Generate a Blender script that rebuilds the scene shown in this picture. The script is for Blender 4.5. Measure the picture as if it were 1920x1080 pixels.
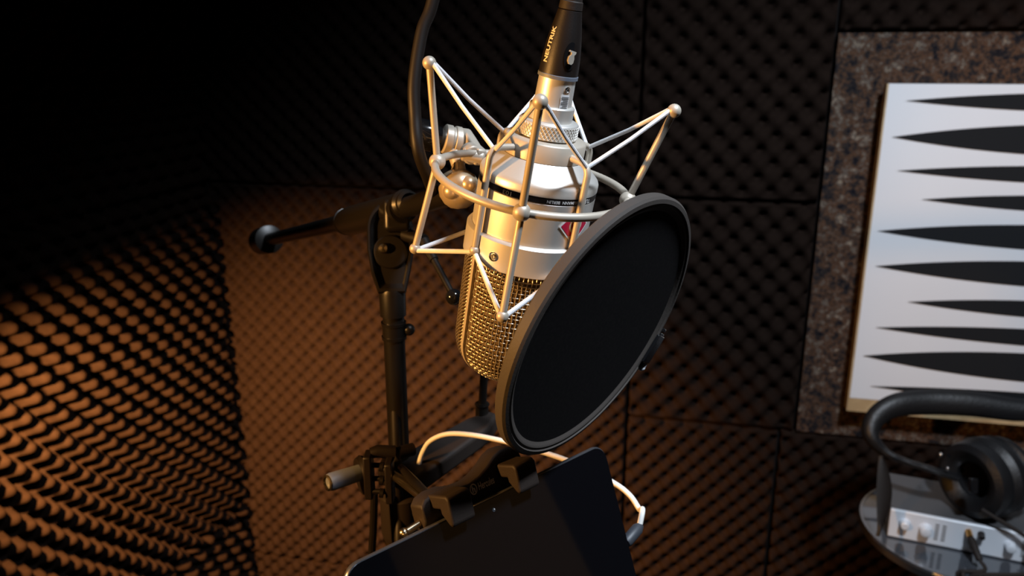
import bpy, math, random
import numpy as np
from mathutils import Vector, Matrix
random.seed(5); np.random.seed(5)
for o in list(bpy.data.objects): bpy.data.objects.remove(o)
scene = bpy.context.scene
COL = scene.collection
R = math.radians

# ------------------------------------------------------------------ camera
F_PX = 1500.0
PITCH, YAW, CAMZ = R(16.0), R(12.6), 1.60
cam_pos = Vector((0, 0, CAMZ))
c_right = Vector((math.cos(YAW), math.sin(YAW), 0))
c_fwd = Vector((-math.sin(YAW)*math.cos(PITCH), math.cos(YAW)*math.cos(PITCH), -math.sin(PITCH)))
c_up = c_right.cross(c_fwd)
cd = bpy.data.cameras.new('camera'); cam = bpy.data.objects.new('camera', cd); COL.objects.link(cam)
cam.matrix_world = Matrix.Translation(cam_pos) @ Matrix((c_right, c_up, -c_fwd)).transposed().to_4x4()
cd.sensor_width = 36; cd.lens = F_PX/1920*36; cd.clip_start = 0.01
cd.dof.use_dof = True; cd.dof.focus_distance = 0.385; cd.dof.aperture_fstop = 13
scene.camera = cam

# ------------------------------------------------------------------ world, lights, exposure
w = bpy.data.worlds.new('booth_dark'); scene.world = w; w.use_nodes = True
w.node_tree.nodes['Background'].inputs[0].default_value = (0.55, 0.65, 1, 1)
w.node_tree.nodes['Background'].inputs[1].default_value = 0.004
scene.view_settings.view_transform = 'Standard'; scene.view_settings.look = 'None'
scene.view_settings.exposure = 0.0; scene.view_settings.gamma = 1; scene.view_settings.use_curve_mapping = False

def W(x, y, z):                      # metres right / down / ahead of where the photographer stands -> world
    return cam_pos + c_right*x - c_up*y + c_fwd*z
def WV(v): return c_right*v[0] - c_up*v[1] + c_fwd*v[2]
def P(px, py, z): return W((px-960)/F_PX*z, (py-540)/F_PX*z, z)
def ray(px, py): return (P(px, py, 1)-cam_pos)
def on_y(px, py, Y): r = ray(px, py); return cam_pos + r*(Y/r.y)
def on_x(px, py, X): r = ray(px, py); return cam_pos + r*(X/r.x)
def on_z(px, py, Z): r = ray(px, py); return cam_pos + r*((Z-CAMZ)/r.z)

def light(name, kind, loc, target, energy, color, size, spot=None, blend=.5, size_y=None):
    l = bpy.data.lights.new(name, kind); l.energy = energy; l.color = color
    if kind == 'AREA':
        l.size = size
        if size_y: l.shape = 'RECTANGLE'; l.size_y = size_y
    else: l.shadow_soft_size = size
    if spot: l.spot_size = R(spot); l.spot_blend = blend
    o = bpy.data.objects.new(name, l); COL.objects.link(o); o.location = loc
    o.rotation_euler = (Vector(target)-Vector(loc)).to_track_quat('-Z', 'Y').to_euler()
    return o
# warm lamp low on the left, cool ceiling light on the right
light('warm_lamp_light', 'SPOT', W(-.55, -.03, .15), W(.05, .05, .36), 30, (1, .48, .13), .022, 68, .4)
light('warm_wall_lamp_light', 'SPOT', (-.875, .66, 1.30), (-.70, 1.50, .60), 340, (1, .46, .135), .02, 88, 1.0)
light('cool_ceiling_light', 'SPOT', (0.40, 0.20, 2.38), (0.34, .95, 1.15), 98, (.80, .89, 1.0), .07, 96, .8)

# ------------------------------------------------------------------ materials
def mat(name, col, rough=.5, metal=0., spec=.5, noise=None, bump=None, coat=0., aniso=None, sheen=0.):
    m = bpy.data.materials.new(name); m.use_nodes = True
    nt = m.node_tree; b = nt.nodes['Principled BSDF']
    b.inputs['Base Color'].default_value = (*col, 1); b.inputs['Roughness'].default_value = rough
    b.inputs['Metallic'].default_value = metal; b.inputs['Specular IOR Level'].default_value = spec
    b.inputs['Coat Weight'].default_value = coat; b.inputs['Sheen Weight'].default_value = sheen
    tc = nt.nodes.new('ShaderNodeTexCoord')
    if noise:
        sc, col2, lo, hi = noise
        n = nt.nodes.new('ShaderNodeTexNoise'); n.inputs['Scale'].default_value = sc; n.inputs['Detail'].default_value = 4
        r = nt.nodes.new('ShaderNodeValToRGB')
        r.color_ramp.elements[0].color = (*col, 1); r.color_ramp.elements[0].position = lo
        r.color_ramp.elements[1].color = (*col2, 1); r.color_ramp.elements[1].position = hi
        nt.links.new(tc.outputs['Object'], n.inputs['Vector']); nt.links.new(n.outputs['Fac'], r.inputs['Fac'])
        nt.links.new(r.outputs['Color'], b.inputs['Base Color'])
    if bump:
        sc, st = bump
        n = nt.nodes.new('ShaderNodeTexNoise'); n.inputs['Scale'].default_value = sc; n.inputs['Detail'].default_value = 3
        bp = nt.nodes.new('ShaderNodeBump'); bp.inputs['Strength'].default_value = st; bp.inputs['Distance'].default_value = .001
        nt.links.new(tc.outputs['Object'], n.inputs['Vector']); nt.links.new(n.outputs['Fac'], bp.inputs['Height'])
        nt.links.new(bp.outputs['Normal'], b.inputs['Normal'])
    return m
M = dict(
    nickel=mat('satin_nickel', (.66, .64, .60), .40, .55, bump=(4000, .05)),
    nickel_dull=mat('lacquered_wire', (.47, .42, .35), .45, .30),
    nickel_gloss=mat('polished_nickel', (.62, .50, .34), .34, .6),
    wire=mat('grille_wire', (.66, .58, .45), .32, .8),
    liner=mat('grille_liner', (.10, .07, .035), .6, .5, noise=(2500, (.22, .15, .08), .4, .6)),
    elastic=mat('grey_white_elastic', (.74, .74, .76), .65, bump=(3000, .3)),
    black_gloss=mat('black_gloss_plastic', (.008, .008, .009), .12, coat=.5),
    black=mat('black_satin_plastic', (.0095, .0068, .0060), .45, spec=.35, bump=(1500, .05)),
    rubber=mat('black_rubber', (.018, .0125, .0100), .62, spec=.3, bump=(900, .1)),
    dark_metal=mat('black_lacquered_steel', (.0075, .006, .005), .36, .0, spec=.35),
    steel=mat('bright_steel', (.7, .7, .7), .25, 1.),
    brass=mat('warm_steel', (.62, .52, .36), .25, 1.),
    grey=mat('blue_grey_ring', (.13, .15, .19), .5),
    gold_print=mat('pale_print', (.75, .68, .5), .5),
    white_print=mat('white_print', (.75, .75, .75), .5),
    dark_print=mat('dark_print', (.03, .03, .03), .5),
    red=mat('red_enamel', (.48, .012, .05), .35),
    fabric=mat('pop_filter_fabric', (.0075, .0070, .0075), .9, spec=.10, noise=(600, (.012, .011, .011), .4, .7)),
    cable=mat('black_cable_jacket', (.0085, .0062, .0052), .5, spec=.3),
    hoop=mat('hoop_rubber', (.058, .050, .045), .6, spec=.25, bump=(700, .08)),
    foam=mat('charcoal_foam', (.0130, .0082, .0064), .95, spec=.02, noise=(60, (.0165, .0105, .0082), .35, .7), bump=(1800, .35)),
    wall=mat('dark_wall', (.012, .011, .011), .9, spec=.1, noise=(4, (.018, .016, .016), .3, .7)),
    floor=mat('dark_carpet_floor', (.02, .017, .016), .95, spec=.05, noise=(300, (.04, .035, .03), .4, .6)),
    ceiling=mat('dark_ceiling', (.02, .02, .022), .9, noise=(6, (.026, .026, .028), .3, .7)),
    board=mat('white_laminate', (.80, .82, .86), .45, noise=(5, (.77, .79, .83), .3, .7)),
    slot=mat('black_felt', (.016, .017, .019), .9, spec=.1),
    ply=mat('pale_plywood', (.55, .40, .22), .6, noise=(30, (.45, .31, .16), .4, .6)),
    screen=mat('tablet_glass', (.003, .003, .004), .04, spec=.6, coat=.3),
    tab_edge=mat('tablet_edge_metal', (.34, .36, .40), .28, .9),
    white_cable=mat('white_cable_jacket', (.78, .76, .72), .45),
    plug=mat('grey_plug_housing', (.035, .04, .05), .5),
    alu=mat('brushed_aluminium', (.74, .78, .84), .38, .15),
    alu_dark=mat('dark_case_top', (.09, .09, .095), .45, .3),
    table=mat('glossy_table_top', (.05, .055, .065), .06, .0, coat=1.),
    table_edge=mat('table_metal_edge', (.25, .25, .26), .2, .9),
    amber=mat('gold_plug_tip', (.85, .42, .12), .25, .9),
    reflection_panel=mat('grey_panel_paint', (.42, .46, .52), .6, noise=(3, (.38, .42, .48), .3, .7)),
    leather=mat('black_leatherette', (.007, .007, .008), .48, bump=(250, .5)),
)
def carpet_mat():
    m = bpy.data.materials.new('speckled_carpet'); m.use_nodes = True; nt = m.node_tree; b = nt.nodes['Principled BSDF']
    b.inputs['Roughness'].default_value = .95; b.inputs['Specular IOR Level'].default_value = .05
    tc = nt.nodes.new('ShaderNodeTexCoord'); v = nt.nodes.new('ShaderNodeTexNoise'); v.inputs['Scale'].default_value = 60; v.inputs['Detail'].default_value = 5; v.inputs['Roughness'].default_value = .75
    r = nt.nodes.new('ShaderNodeValToRGB'); e = r.color_ramp.elements
    e[0].position = .36; e[0].color = (.010, .010, .014, 1); e[1].position = .70; e[1].color = (.36, .27, .19, 1)
    for p, c in ((.45, (.034, .028, .026, 1)), (.52, (.105, .050, .026, 1)), (.58, (.085, .072, .064, 1))):
        q = e.new(p); q.color = c
    n2 = nt.nodes.new('ShaderNodeTexNoise'); n2.inputs['Scale'].default_value = 260; n2.inputs['Detail'].default_value = 2
    bp = nt.nodes.new('ShaderNodeBump'); bp.inputs['Strength'].default_value = .8; bp.inputs['Distance'].default_value = .004
    nt.links.new(tc.outputs['Object'], v.inputs['Vector']); nt.links.new(tc.outputs['Object'], n2.inputs['Vector'])
    nt.links.new(v.outputs['Fac'], r.inputs['Fac']); nt.links.new(r.outputs['Color'], b.inputs['Base Color'])
    nt.links.new(n2.outputs['Fac'], bp.inputs['Height']); nt.links.new(bp.outputs['Normal'], b.inputs['Normal'])
    return m
M['carpet'] = carpet_mat()

# ------------------------------------------------------------------ mesh builder
def frame_of(d):
    d = Vector(d).normalized(); t = Vector((0, 0, 1)) if abs(d.z) < .9 else Vector((1, 0, 0))
    x = t.cross(d).normalized(); return x, d.cross(x), d
class MB:
    def __init__(s): s.v = []; s.f = []; s.m = []
    def add(s, vs, fs, mi=0):
        k = len(s.v); s.v += [tuple(q) for q in vs]; s.f += [tuple(i+k for i in f) for f in fs]; s.m += [mi]*len(fs); return s
    def grid(s, rows, closed=False, mi=0, cap0=False, cap1=False):
        n = len(rows[0]); vs = [q for r in rows for q in r]; fs = []
        for i in range(len(rows)-1):
            for j in range(n if closed else n-1):
                a, b = i*n+j, i*n+(j+1) % n; fs.append((a, b, b+n, a+n))
        if cap0: fs.append(tuple(reversed(range(n))))
        if cap1: fs.append(tuple(range((len(rows)-1)*n, len(rows)*n)))
        return s.add(vs, fs, mi)
    def tube(s, pts, r, n=12, mi=0, cap=True, taper=None):
        pts = [Vector(q) for q in pts]; rs = r if isinstance(r, (list, tuple)) else [r]*len(pts)
        d = (pts[1]-pts[0]).normalized(); x, y, _ = frame_of(d); rows = []
        for i, q in enumerate(pts):
            a = pts[min(i+1, len(pts)-1)]-pts[max(i-1, 0)]
            if a.length > 1e-9: d = a.normalized()
            x = (x-d*x.dot(d)).normalized(); y = d.cross(x)
            rows.append([q+(x*math.cos(t)+y*math.sin(t))*rs[i] for t in [2*math.pi*k/n for k in range(n)]])
        return s.grid(rows, True, mi, cap, cap)
    def lathe(s, prof, o, ax, n=48, mi=0, a0=None, a1=None, xref=None, cap=False):
        # prof: (height along ax, radius)
        x, y, d = frame_of(ax)
        if xref is not None: x = Vector(xref).normalized(); y = d.cross(x)
        full = a0 is None; A = [2*math.pi*k/n for k in range(n)] if full else [a0+(a1-a0)*k/n for k in range(n+1)]
        rows = [[Vector(o)+d*h+(x*math.cos(t)+y*math.sin(t))*r for t in A] for h, r in prof]
        return s.grid(rows, full, mi, cap, cap)
    def ball(s, o, r, n=20, mi=0, sc=(1, 1, 1), ax=(0, 0, 1)):
        return s.lathe([(-r*math.cos(math.pi*k/(n//2)), max(1e-6, r*math.sin(math.pi*k/(n//2)))) for k in range(n//2+1)], o, ax, n, mi)
    def box(s, o, x, y, z, mi=0):        # o centre, x y z half-axis vectors
        o = Vector(o); x = Vector(x); y = Vector(y); z = Vector(z)
        vs = [o+x*a+y*b+z*c for c in (-1, 1) for b in (-1, 1) for a in (-1, 1)]
        fs = [(0, 2, 3, 1), (4, 5, 7, 6), (0, 1, 5, 4), (2, 6, 7, 3), (0, 4, 6, 2), (1, 3, 7, 5)]
        return s.add(vs, fs, mi)
    def prism(s, poly, z0, z1, o=(0, 0, 0), x=(1, 0, 0), y=(0, 1, 0), z=(0, 0, 1), mi=0):
        o = Vector(o); x = Vector(x); y = Vector(y); z = Vector(z); n = len(poly)
        vs = [o+x*a+y*b+z*h for h in (z0, z1) for a, b in poly]
        fs = [tuple(reversed(range(n))), tuple(range(n, 2*n))]+[(i, (i+1) % n, (i+1) % n+n, i+n) for i in range(n)]
        return s.add(vs, fs, mi)
def build(name, mb, mats, parent=None, bevel=0., seg=2, flat=False, ang=35):
    me = bpy.data.meshes.new(name); ms = mats if isinstance(mats, (list, tuple)) else [mats]
    inv = parent.matrix_world.inverted() if parent else None
    vs = [inv @ Vector(q) for q in mb.v] if parent else mb.v
    org = None
    if parent is None:
        a = np.array(mb.v); org = Vector(((a[:, 0].min()+a[:, 0].max())/2, (a[:, 1].min()+a[:, 1].max())/2, a[:, 2].min()))
        vs = [Vector(q)-org for q in mb.v]
    me.from_pydata([tuple(q) for q in vs], [], mb.f)
    for q in ms: me.materials.append(q)
    me.polygons.foreach_set('material_index', mb.m)
    me.update(); me.validate()
    import bmesh
    if len(mb.f) < 60000:
        bm = bmesh.new(); bm.from_mesh(me); bmesh.ops.recalc_face_normals(bm, faces=bm.faces); bm.to_mesh(me); bm.free()
    me.polygons.foreach_set('use_smooth', [not flat]*len(me.polygons))
    if not flat: me.set_sharp_from_angle(angle=R(ang))
    o = bpy.data.objects.new(name, me); COL.objects.link(o)
    if parent:
        o.parent = parent; o.matrix_world = parent.matrix_world.copy(); o.matrix_parent_inverse = Matrix(); o.matrix_basis = Matrix()
    else: o.location = org; o.matrix_world = Matrix.Translation(org)
    if bevel:
        b = o.modifiers.new('bevel', 'BEVEL'); b.width = bevel; b.segments = seg; b.limit_method = 'ANGLE'; b.angle_limit = R(40)
    return o
def tag(o, label=None, cat=None, group=None, kind=None):
    if label: o['label'] = label
    if cat: o['category'] = cat
    if group: o['group'] = group
    if kind: o['kind'] = kind
    return o
def thing(name, label, cat, loc, rot=None, group=None):
    o = bpy.data.objects.new(name, None); COL.objects.link(o); o.empty_display_size = .02
    mw = Matrix.Translation(Vector(loc)) @ (rot.to_4x4() if rot else Matrix.Identity(4))
    o.matrix_world = mw; return tag(o, label, cat, group)
def struct(o): o['kind'] = 'structure'; return o
def cat_rom(pts, n=8, closed=False):
    pts = [Vector(q) for q in pts]; out = []; m = len(pts)
    g = (lambda i: pts[i % m]) if closed else (lambda i: pts[max(0, min(m-1, i))])
    for i in range(m if closed else m-1):
        a, b, c, d = g(i-1), g(i), g(i+1), g(i+2)
        for k in range(n):
            t = k/n; out.append(.5*((2*b)+(c-a)*t+(2*a-5*b+4*c-d)*t*t+(3*b-a-3*c+d)*t**3))
    if not closed: out.append(pts[-1])
    return out
def text_mesh(txt, size, bold=0.0):
    c = bpy.data.curves.new('lettering', 'FONT'); c.body = txt; c.size = size; c.align_x = 'CENTER'; c.align_y = 'CENTER'; c.offset = bold
    c.resolution_u = 3
    o = bpy.data.objects.new('lettering', c); COL.objects.link(o); bpy.context.view_layer.update()
    me = bpy.data.meshes.new_from_object(o.evaluated_get(bpy.context.evaluated_depsgraph_get()))
    vs = [tuple(q.co) for q in me.vertices]; fs = [tuple(p.vertices) for p in me.polygons]
    bpy.data.objects.remove(o); bpy.data.curves.remove(c); bpy.data.meshes.remove(me)
    return vs, fs

# ------------------------------------------------------------------ room
D = 1.60                      # back wall
cor = on_y(405, 370, D-.035)  # inner corner with the left wall
XL = cor.x-.035; XR = 1.55; YF = -1.6; ZC = 2.45
def slab(name, lo, hi, m):
    lo = Vector(lo); hi = Vector(hi); c = (lo+hi)/2; h = (hi-lo)/2
    return struct(build(name, MB().box(c, (h.x, 0, 0), (0, h.y, 0), (0, 0, h.z)), m))
slab('floor', (XL-.1, YF-.1, -.1), (XR+.1, D+.1, 0), M['floor'])
slab('ceiling', (XL-.1, YF-.1, ZC), (XR+.1, D+.1, ZC+.1), M['ceiling'])
slab('wall_back', (XL-.1, D, 0), (XR+.1, D+.1, ZC), M['wall'])
slab('wall_left', (XL-.1, YF, 0), (XL, D, ZC), M['wall'])
slab('wall_right', (XR, YF, 0), (XR+.1, D, ZC), M['wall'])
slab('wall_front', (XL-.1, YF-.1, 0), (XR+.1, YF, ZC), M['wall'])
slab('trim_1', (XL+.001, D-.045, 0), (XR-.001, D-.001, .06), M['wall'])

# egg-crate foam sheets: a height field of pits and ridges
def foam(name_label, o, ex, ez, en, wx, wz, pitch, ang, amp, seed, wob=.004, mode='pit'):
    o = Vector(o); st = pitch/9
    nx = max(8, int(wx/st)); nz = max(8, int(wz/st))
    X, Z = np.meshgrid(np.linspace(0, wx, nx+1), np.linspace(0, wz, nz+1))
    rs = np.random.RandomState(seed); ph = rs.rand(4)*6.28
    ca, sa = math.cos(ang), math.sin(ang); k = 2*math.pi/pitch
    X2 = X+.004*np.sin(7*Z+ph[2]); Z2 = Z+.004*np.sin(6*X+ph[3])
    U = (X2*ca+Z2*sa)*k+ph[0]; V = (-X2*sa+Z2*ca)*k+ph[1]
    h = (np.cos(U)+np.cos(V))/2
    if mode == 'pit':                        # rounded plateaus, deep round pits
        t = np.clip((-h-.30)/.60, 0, 1); h = .42*h-.62*t*t*(3-2*t)
    else: h = 1.25*np.tanh(2.4*(h-.12))                 # separate flat-topped bumps
    H = .022+amp*h+wob*np.sin(5*X+ph[0])*np.sin(4*Z+ph[1])
    edge = np.minimum(np.minimum(X, wx-X), np.minimum(Z, wz-Z)); H = np.where(edge < st*.6, .006, H)
    ex = np.array(ex); ez = np.array(ez); en = np.array(en)
    Pn = np.array(o)[None, None, :]+X[..., None]*ex+Z[..., None]*ez+H[..., None]*en
    mb = MB(); n = nx+1; vs = Pn.reshape(-1, 3)
    idx = (np.arange(nz)[:, None]*n+np.arange(nx)[None, :]).ravel()
    fs = np.stack([idx, idx+1, idx+1+n, idx+n], 1)
    # back face corners
    b = len(vs); cs = [np.array(o)+ex*a+ez*c+en*.001 for a, c in ((0, 0), (wx, 0), (wx, wz), (0, wz))]
    mb.v = [tuple(q) for q in vs.tolist()]+[tuple(q) for q in cs]
    mb.f = [tuple(q) for q in fs.tolist()]+[(b+3, b+2, b+1, b)]
    bot = list(range(0, n)); top = list(range(nz*n, nz*n+n)); lef = [i*n for i in range(nz+1)]; rig = [i*n+nx for i in range(nz+1)]
    mb.f += [tuple([b, b+1]+bot[::-1]), tuple([b+2, b+3]+top), tuple([b+3, b]+lef), tuple([b+1, b+2]+rig[::-1])]
    mb.m = [0]*len(mb.f)
    ob = build('acoustic_foam_sheet', mb, M['foam'], ang=180)
    return tag(ob, name_label, 'acoustic foam', 'egg-crate foam sheets on the walls')
G = .004
zs1 = on_y(1190, 371, D-.03).z; zs2 = on_y(560, 1050, D-.03).z; ztop = zs1+.72
xa = XL+.004; xb = on_y(1192, 371, D-.035).x; xc = on_y(1540, 371, D-.035).x; xd = on_y(1450, 950, D-.035).x
zc0 = on_y(1480, 812, D-.03).z; zc1 = on_y(1600, 58, D-.03).z
def back(label, x0, x1, z0, z1, pitch, ang, amp, seed):
    foam(label, (x0+G/2, D-.002, z0+G/2), (1, 0, 0), (0, 0, 1), (0, -1, 0), x1-x0-G, z1-z0-G, pitch, ang, amp, seed)
q45 = R(45)
back('charcoal foam sheet at the top of the back wall, left of the microphone cable plug', xa, xb, zs1, ztop, .030, q45, .013, 1)
back('charcoal foam sheet at the top of the back wall, upper right of the microphone', xb, xc, zs1, ztop, .0365, q45, .018, 2)
back('warmly lit charcoal foam sheet on the back wall behind the microphone stand pole', xa, xb, zs2, zs1, .0265, q45, .013, 3)
back('charcoal foam sheet on the back wall directly right of the pop filter', xb, xc, zc0, zs1, .0355, q45, .017, 4)
back('charcoal foam sheet on the back wall right of the tablet, under the pop filter', xb, xd, zs2-.25, zc0, .0285, R(48), .014, 5)
back('dark foam sheet low on the back wall beneath the speckled carpet panel', xd, xd+.78, zs2-.25, zc0, .030, q45, .014, 6)
back('dark foam sheet on the back wall above the speckled carpet panel', xc, xc+.78, zc1, ztop, .033, q45, .015, 7)
back('charcoal foam sheet on the back wall at the bottom edge behind the tablet', xa, xb, zs2-.5, zs2, .0285, q45, .014, 8)
def left(label, y0, y1, z0, z1, pitch, ang, amp, seed):
    foam(label, (XL+.002, y0+G/2, z0+G/2), (0, 1, 0), (0, 0, 1), (1, 0, 0), y1-y0-G, z1-z0-G, pitch, ang, amp, seed, mode='bump')
yl0 = D-.04; yl1 = yl0-.72; yl2 = yl1-.72
left('dark foam sheet high on the left wall next to the room corner', yl1, yl0, zs1, ztop, .040, q45, .015, 11)
left('dark foam sheet high on the left wall nearest to the viewer', yl2, yl1, zs1, ztop, .040, q45, .015, 12)
left('foam sheet on the left wall below the seam, next to the room corner', yl1, yl0, zs2+.16, zs1, .036, q45, .016, 13)
left('warmly lit foam sheet on the left wall nearest to the viewer', yl2, yl1, zs2+.16, zs1, .036, q45, .016, 14)
left('foam sheet low on the left wall in the bottom corner of the room', yl1, yl0, zs2-.5, zs2+.16, .040, R(30), .017, 15)
left('foam sheet low on the left wall nearest to the viewer, with scalloped ridges', yl2, yl1, zs2-.5, zs2+.16, .040, R(30), .017, 16)

# speckled carpet panel and the white slotted board in front of it
x0 = xc+.002; x1 = x0+.78
mb = MB(); z0 = zc0+.003; z1 = zc1-.003
nx, nz = 60, 60; rs = np.random.RandomState(3)
rows = [[(x0+(x1-x0)*i/nx, D-.020-.004*rs.rand(), z0+(z1-z0)*j/nz) for i in range(nx+1)] for j in range(nz+1)]
mb.grid(rows); c = Vector(((x0+x1)/2, D-.0095, (z0+z1)/2)); mb.box(c, ((x1-x0)/2, 0, 0), (0, .0085, 0), (0, 0, (z1-z0)/2))
tag(build('carpet_panel', mb, M['carpet']), 'speckled brown and grey carpet panel on the back wall around the white board', 'carpet panel')

YB = D-.075
bl = on_y(1592, 770, YB); tl = on_y(1665, 157, YB); bx = (bl.x+tl.x)/2; zb = on_y(1592, 770, YB).z; zt = on_y(1665, 157, YB).z
BW = .64; BT = .022
bd = thing('slotted_acoustic_board', 'white acoustic board with black lens-shaped horizontal slots, hung on the carpet panel', 'acoustic panel', (bx+BW/2, YB+.01, zb))
zw = on_y(1592, 746, YB).z
build('board', MB().box(((bx+BW/2), YB+BT/2, (zw+zt)/2), (BW/2, 0, 0), (0, BT/2, 0), (0, 0, (zt-zw)/2)), M['board'], bd, bevel=.0008)
mb = MB().box(((bx+BW/2), YB+BT/2, (zb+zw)/2-.0003), (BW/2, 0, 0), (0, BT/2, 0), (0, 0, (zw-zb)/2))
mb.box((bx-.0016, YB+BT/2, (zb+zt)/2), (.0014, 0, 0), (0, BT/2, 0), (0, 0, (zt-zb)/2))
build('plywood_edge', mb, M['ply'], bd)
for xx in (bx+.12, bx+BW-.12):
    build('hanging_batten', MB().box((xx, YB+BT+.013, zt-.08), (.03, 0, 0), (0, .0135, 0), (0, 0, .03)), M['ply'], bd)
for tip, yy, hy in ((1698, 189, 28), (1672, 257, 47), (1682, 320, 27), (1728, 374, 26), (1645, 433, 40), (1641, 499, 41), (1702, 566, 28), (1642, 614, 28), (1618, 667, 48), (1632, 724, 20)):
    a = on_y(tip, yy, YB); xm = bx+BW*.56; L = xm-a.x; hh = hy/F_PX*1.66/2*1.06
    pts = []
    for k in range(49):
        t = -1+2*k/48; pts.append((xm+L*t, hh*(1-abs(t)**2.2)))
    poly = [(x, a.z+h) for x, h in pts]+[(x, a.z-h) for x, h in reversed(pts[1:-1])]
    poly = [(min(x, bx+BW-.012), z) for x, z in poly]
    # remove clipped duplicates
    pp = []
    for q in poly:
        if not pp or (abs(q[0]-pp[-1][0])+abs(q[1]-pp[-1][1])) > 1e-5: pp.append(q)
    mb = MB().prism(pp, 0, .0012, o=(0, YB-.0011, 0), x=(1, 0, 0), y=(0, 0, 1), z=(0, 1, 0))
    build('slot', mb, M['slot'], bd, flat=True)

# unseen grey panel added on the right wall, sized for its reflection in the tablet
DY0, DY1 = .035, .447
dr = thing('reflection_panel_1', None, None, (XR-.02, (DY0+DY1)/2, 0)); struct(dr)
build('panel_face', MB().box((XR-.02, (DY0+DY1)/2, 1.0), (.019, 0, 0), (0, (DY1-DY0)/2, 0), (0, 0, 1.0)), M['reflection_panel'], dr, bevel=.002)
build('panel_handle', MB().tube([(XR-.04, DY0+.08, 1.0), (XR-.08, DY0+.08, 1.0), (XR-.08, DY0+.2, 1.0)], .008), M['steel'], dr)

# ------------------------------------------------------------------ microphone frame of reference
mC = Vector((.0105, -.0536, .4050)); ma = Vector((.1667, -.9055, -.3902)).normalized()
mu = Vector((.986, .1531, .066)).normalized(); mv = (Vector((0, .3957, -.9184))).normalized()
wC = W(*mC); wa = WV(ma).normalized(); wu = WV(mu).normalized(); wv = WV(mv); wv = (wv-wa*wv.dot(wa)-wu*wv.dot(wu)).normalized()
wCb = wC+wu*.0026
def K(s, r, az): return wC+wa*s+(wu*math.cos(R(az))+wv*math.sin(R(az)))*r      # shock-mount cage
def B(s, r, az): return wCb+wa*s+(wu*math.cos(R(az))+wv*math.sin(R(az)))*r     # microphone body
def Blathe(mb, prof, n=72, mi=0, a0=None, a1=None, cap=False):
    A = [360*k/n for k in range(n)] if a0 is None else [a0+(a1-a0)*k/n for k in range(n+1)]
    return mb.grid([[B(h, r, t) for t in A] for h, r in prof], a0 is None, mi, cap, cap)
rot_m = Matrix((wu, wv*-1, wa)).transposed() if Matrix((wu, wv*-1, wa)).determinant() > 0 else Matrix((wu, wv, wa)).transposed()

# ---- microphone
mic = thing('condenser_microphone', 'large satin nickel studio microphone hanging upside down with a woven wire head', 'microphone', B(-.111, 0, 0), rot_m)
mb = MB(); Blathe(mb, [(-.025, .0285), (-.025, .0300), (-.0019, .0300), (-.0015, .0295)]); build('body', mb, M['nickel'], mic, ang=50)
mb = MB(); Blathe(mb, [(-.0016, .0292), (-.0014, .03005), (.0014, .03005), (.0016, .0292)]); band = build('band', mb, M['black'], mic); band['label'] = 'black band with tiny lettering'
mb = MB(); Blathe(mb, [(.0014, .0293), (.0017, .0302), (.0050, .0302), (.0064, .0296), (.0076, .0284), (.0148, .0205), (.0152, .001)]); build('shoulder', mb, M['nickel'], mic, ang=25)
def wrap(vs, s0, r, az0, flip=False, rot=0.):
    # flat lettering (x right, y up) laid round the body
    out = []
    cr, sr = math.cos(rot), math.sin(rot)
    for x, y, z in vs:
        x, y = x*cr-y*sr, x*sr+y*cr
        out.append(B(s0+y, r, az0-math.degrees(x/r)))
    return out
def label_on(parent, txt, size, s0, r, az0, rot, m, bold=.00003, name='lettering', sx=1.):
    vs, fs = text_mesh(txt, size, bold); vs = [(a*sx, b, c) for a, b, c in vs]
    return build(name, MB().add(wrap(vs, s0, r, az0, rot=rot), fs), m, parent, flat=True)
label_on(band, '103', .0030, 0, .03015, 121, math.pi, M['gold_print'], sx=1.3)
label_on(band, 'NEUMANN  BERLIN', .0021, 0, .03015, 66, math.pi, M['white_print'])
label_on(band, 'TLM', .0030, 0, .03015, 38, math.pi, M['white_print'])

# lower housing ring in two shells with a slit, rounded corners at the slit
def shell(a0, a1, rc0, rc1):
    mb = MB(); n = 60; prof = lambda b: [(-.0238, .0302), (-.0242, .0318), (-.0250, .0325), (b, .0325), (b-.0004, .0318), (b-.0002, .0305), (-.025, .0302)]
    rows = []
    for k in range(n+1):
        a = a0+(a1-a0)*k/n; d0 = abs(a-a0)*R(1)*.0325; d1 = abs(a-a1)*R(1)*.0325; b = -.0392
        for d, rc in ((d0, rc0), (d1, rc1)):
            if rc and d < rc: b = max(b, -.0392+rc-math.sqrt(max(0, rc*rc-(rc-d)**2)))
        rows.append([B(h, r, a) for h, r in prof(b)])
    return mb.grid(rows, True, 0, True, True)
mb = shell(141.5, -38, .004, .004); ho = build('housing', mb, M['nickel'], mic, ang=40)
mb = shell(149.5, 318, .004, .004); build('housing', mb, M['nickel'], mic, ang=40)
for az in (121.5,):
    sc = MB(); o = B(-.0325, .0322, az); n_ = (B(-.0325, 1, az)-B(-.0325, 0, az)).normalized()
    sc.lathe([(0, .0024), (.0008, .0024), (.0010, .0021), (.0006, .0016), (.0009, .0012), (.0009, .0007), (.0003, .0006)], o, n_, 20); build('screw', sc, M['steel'], mic)
# head grille: liner, woven wires, ribs
gp = lambda s: .0305-.0012*max(0, (-s-.04)/.045) if s > -.085 else max(.0004, .0293*math.sqrt(max(0, 1-((-s-.085)/.0262)**2.3)))
ss = [-.036-.0022*i for i in range(23)]+[-.0866-.0016*i for i in range(9)]+[-.1013, -.1030, -.1046, -.1060, -.1072, -.1082, -.1091, -.1098, -.1104, -.1109]
mb = MB(); Blathe(mb, [(-.030, .0288)]+[(s, max(.0002, gp(s)-.0014)) for s in ss]); build('grille_liner', mb, M['liner'], mic)
mb = MB(); wr = .00036; NW = 86
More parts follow.
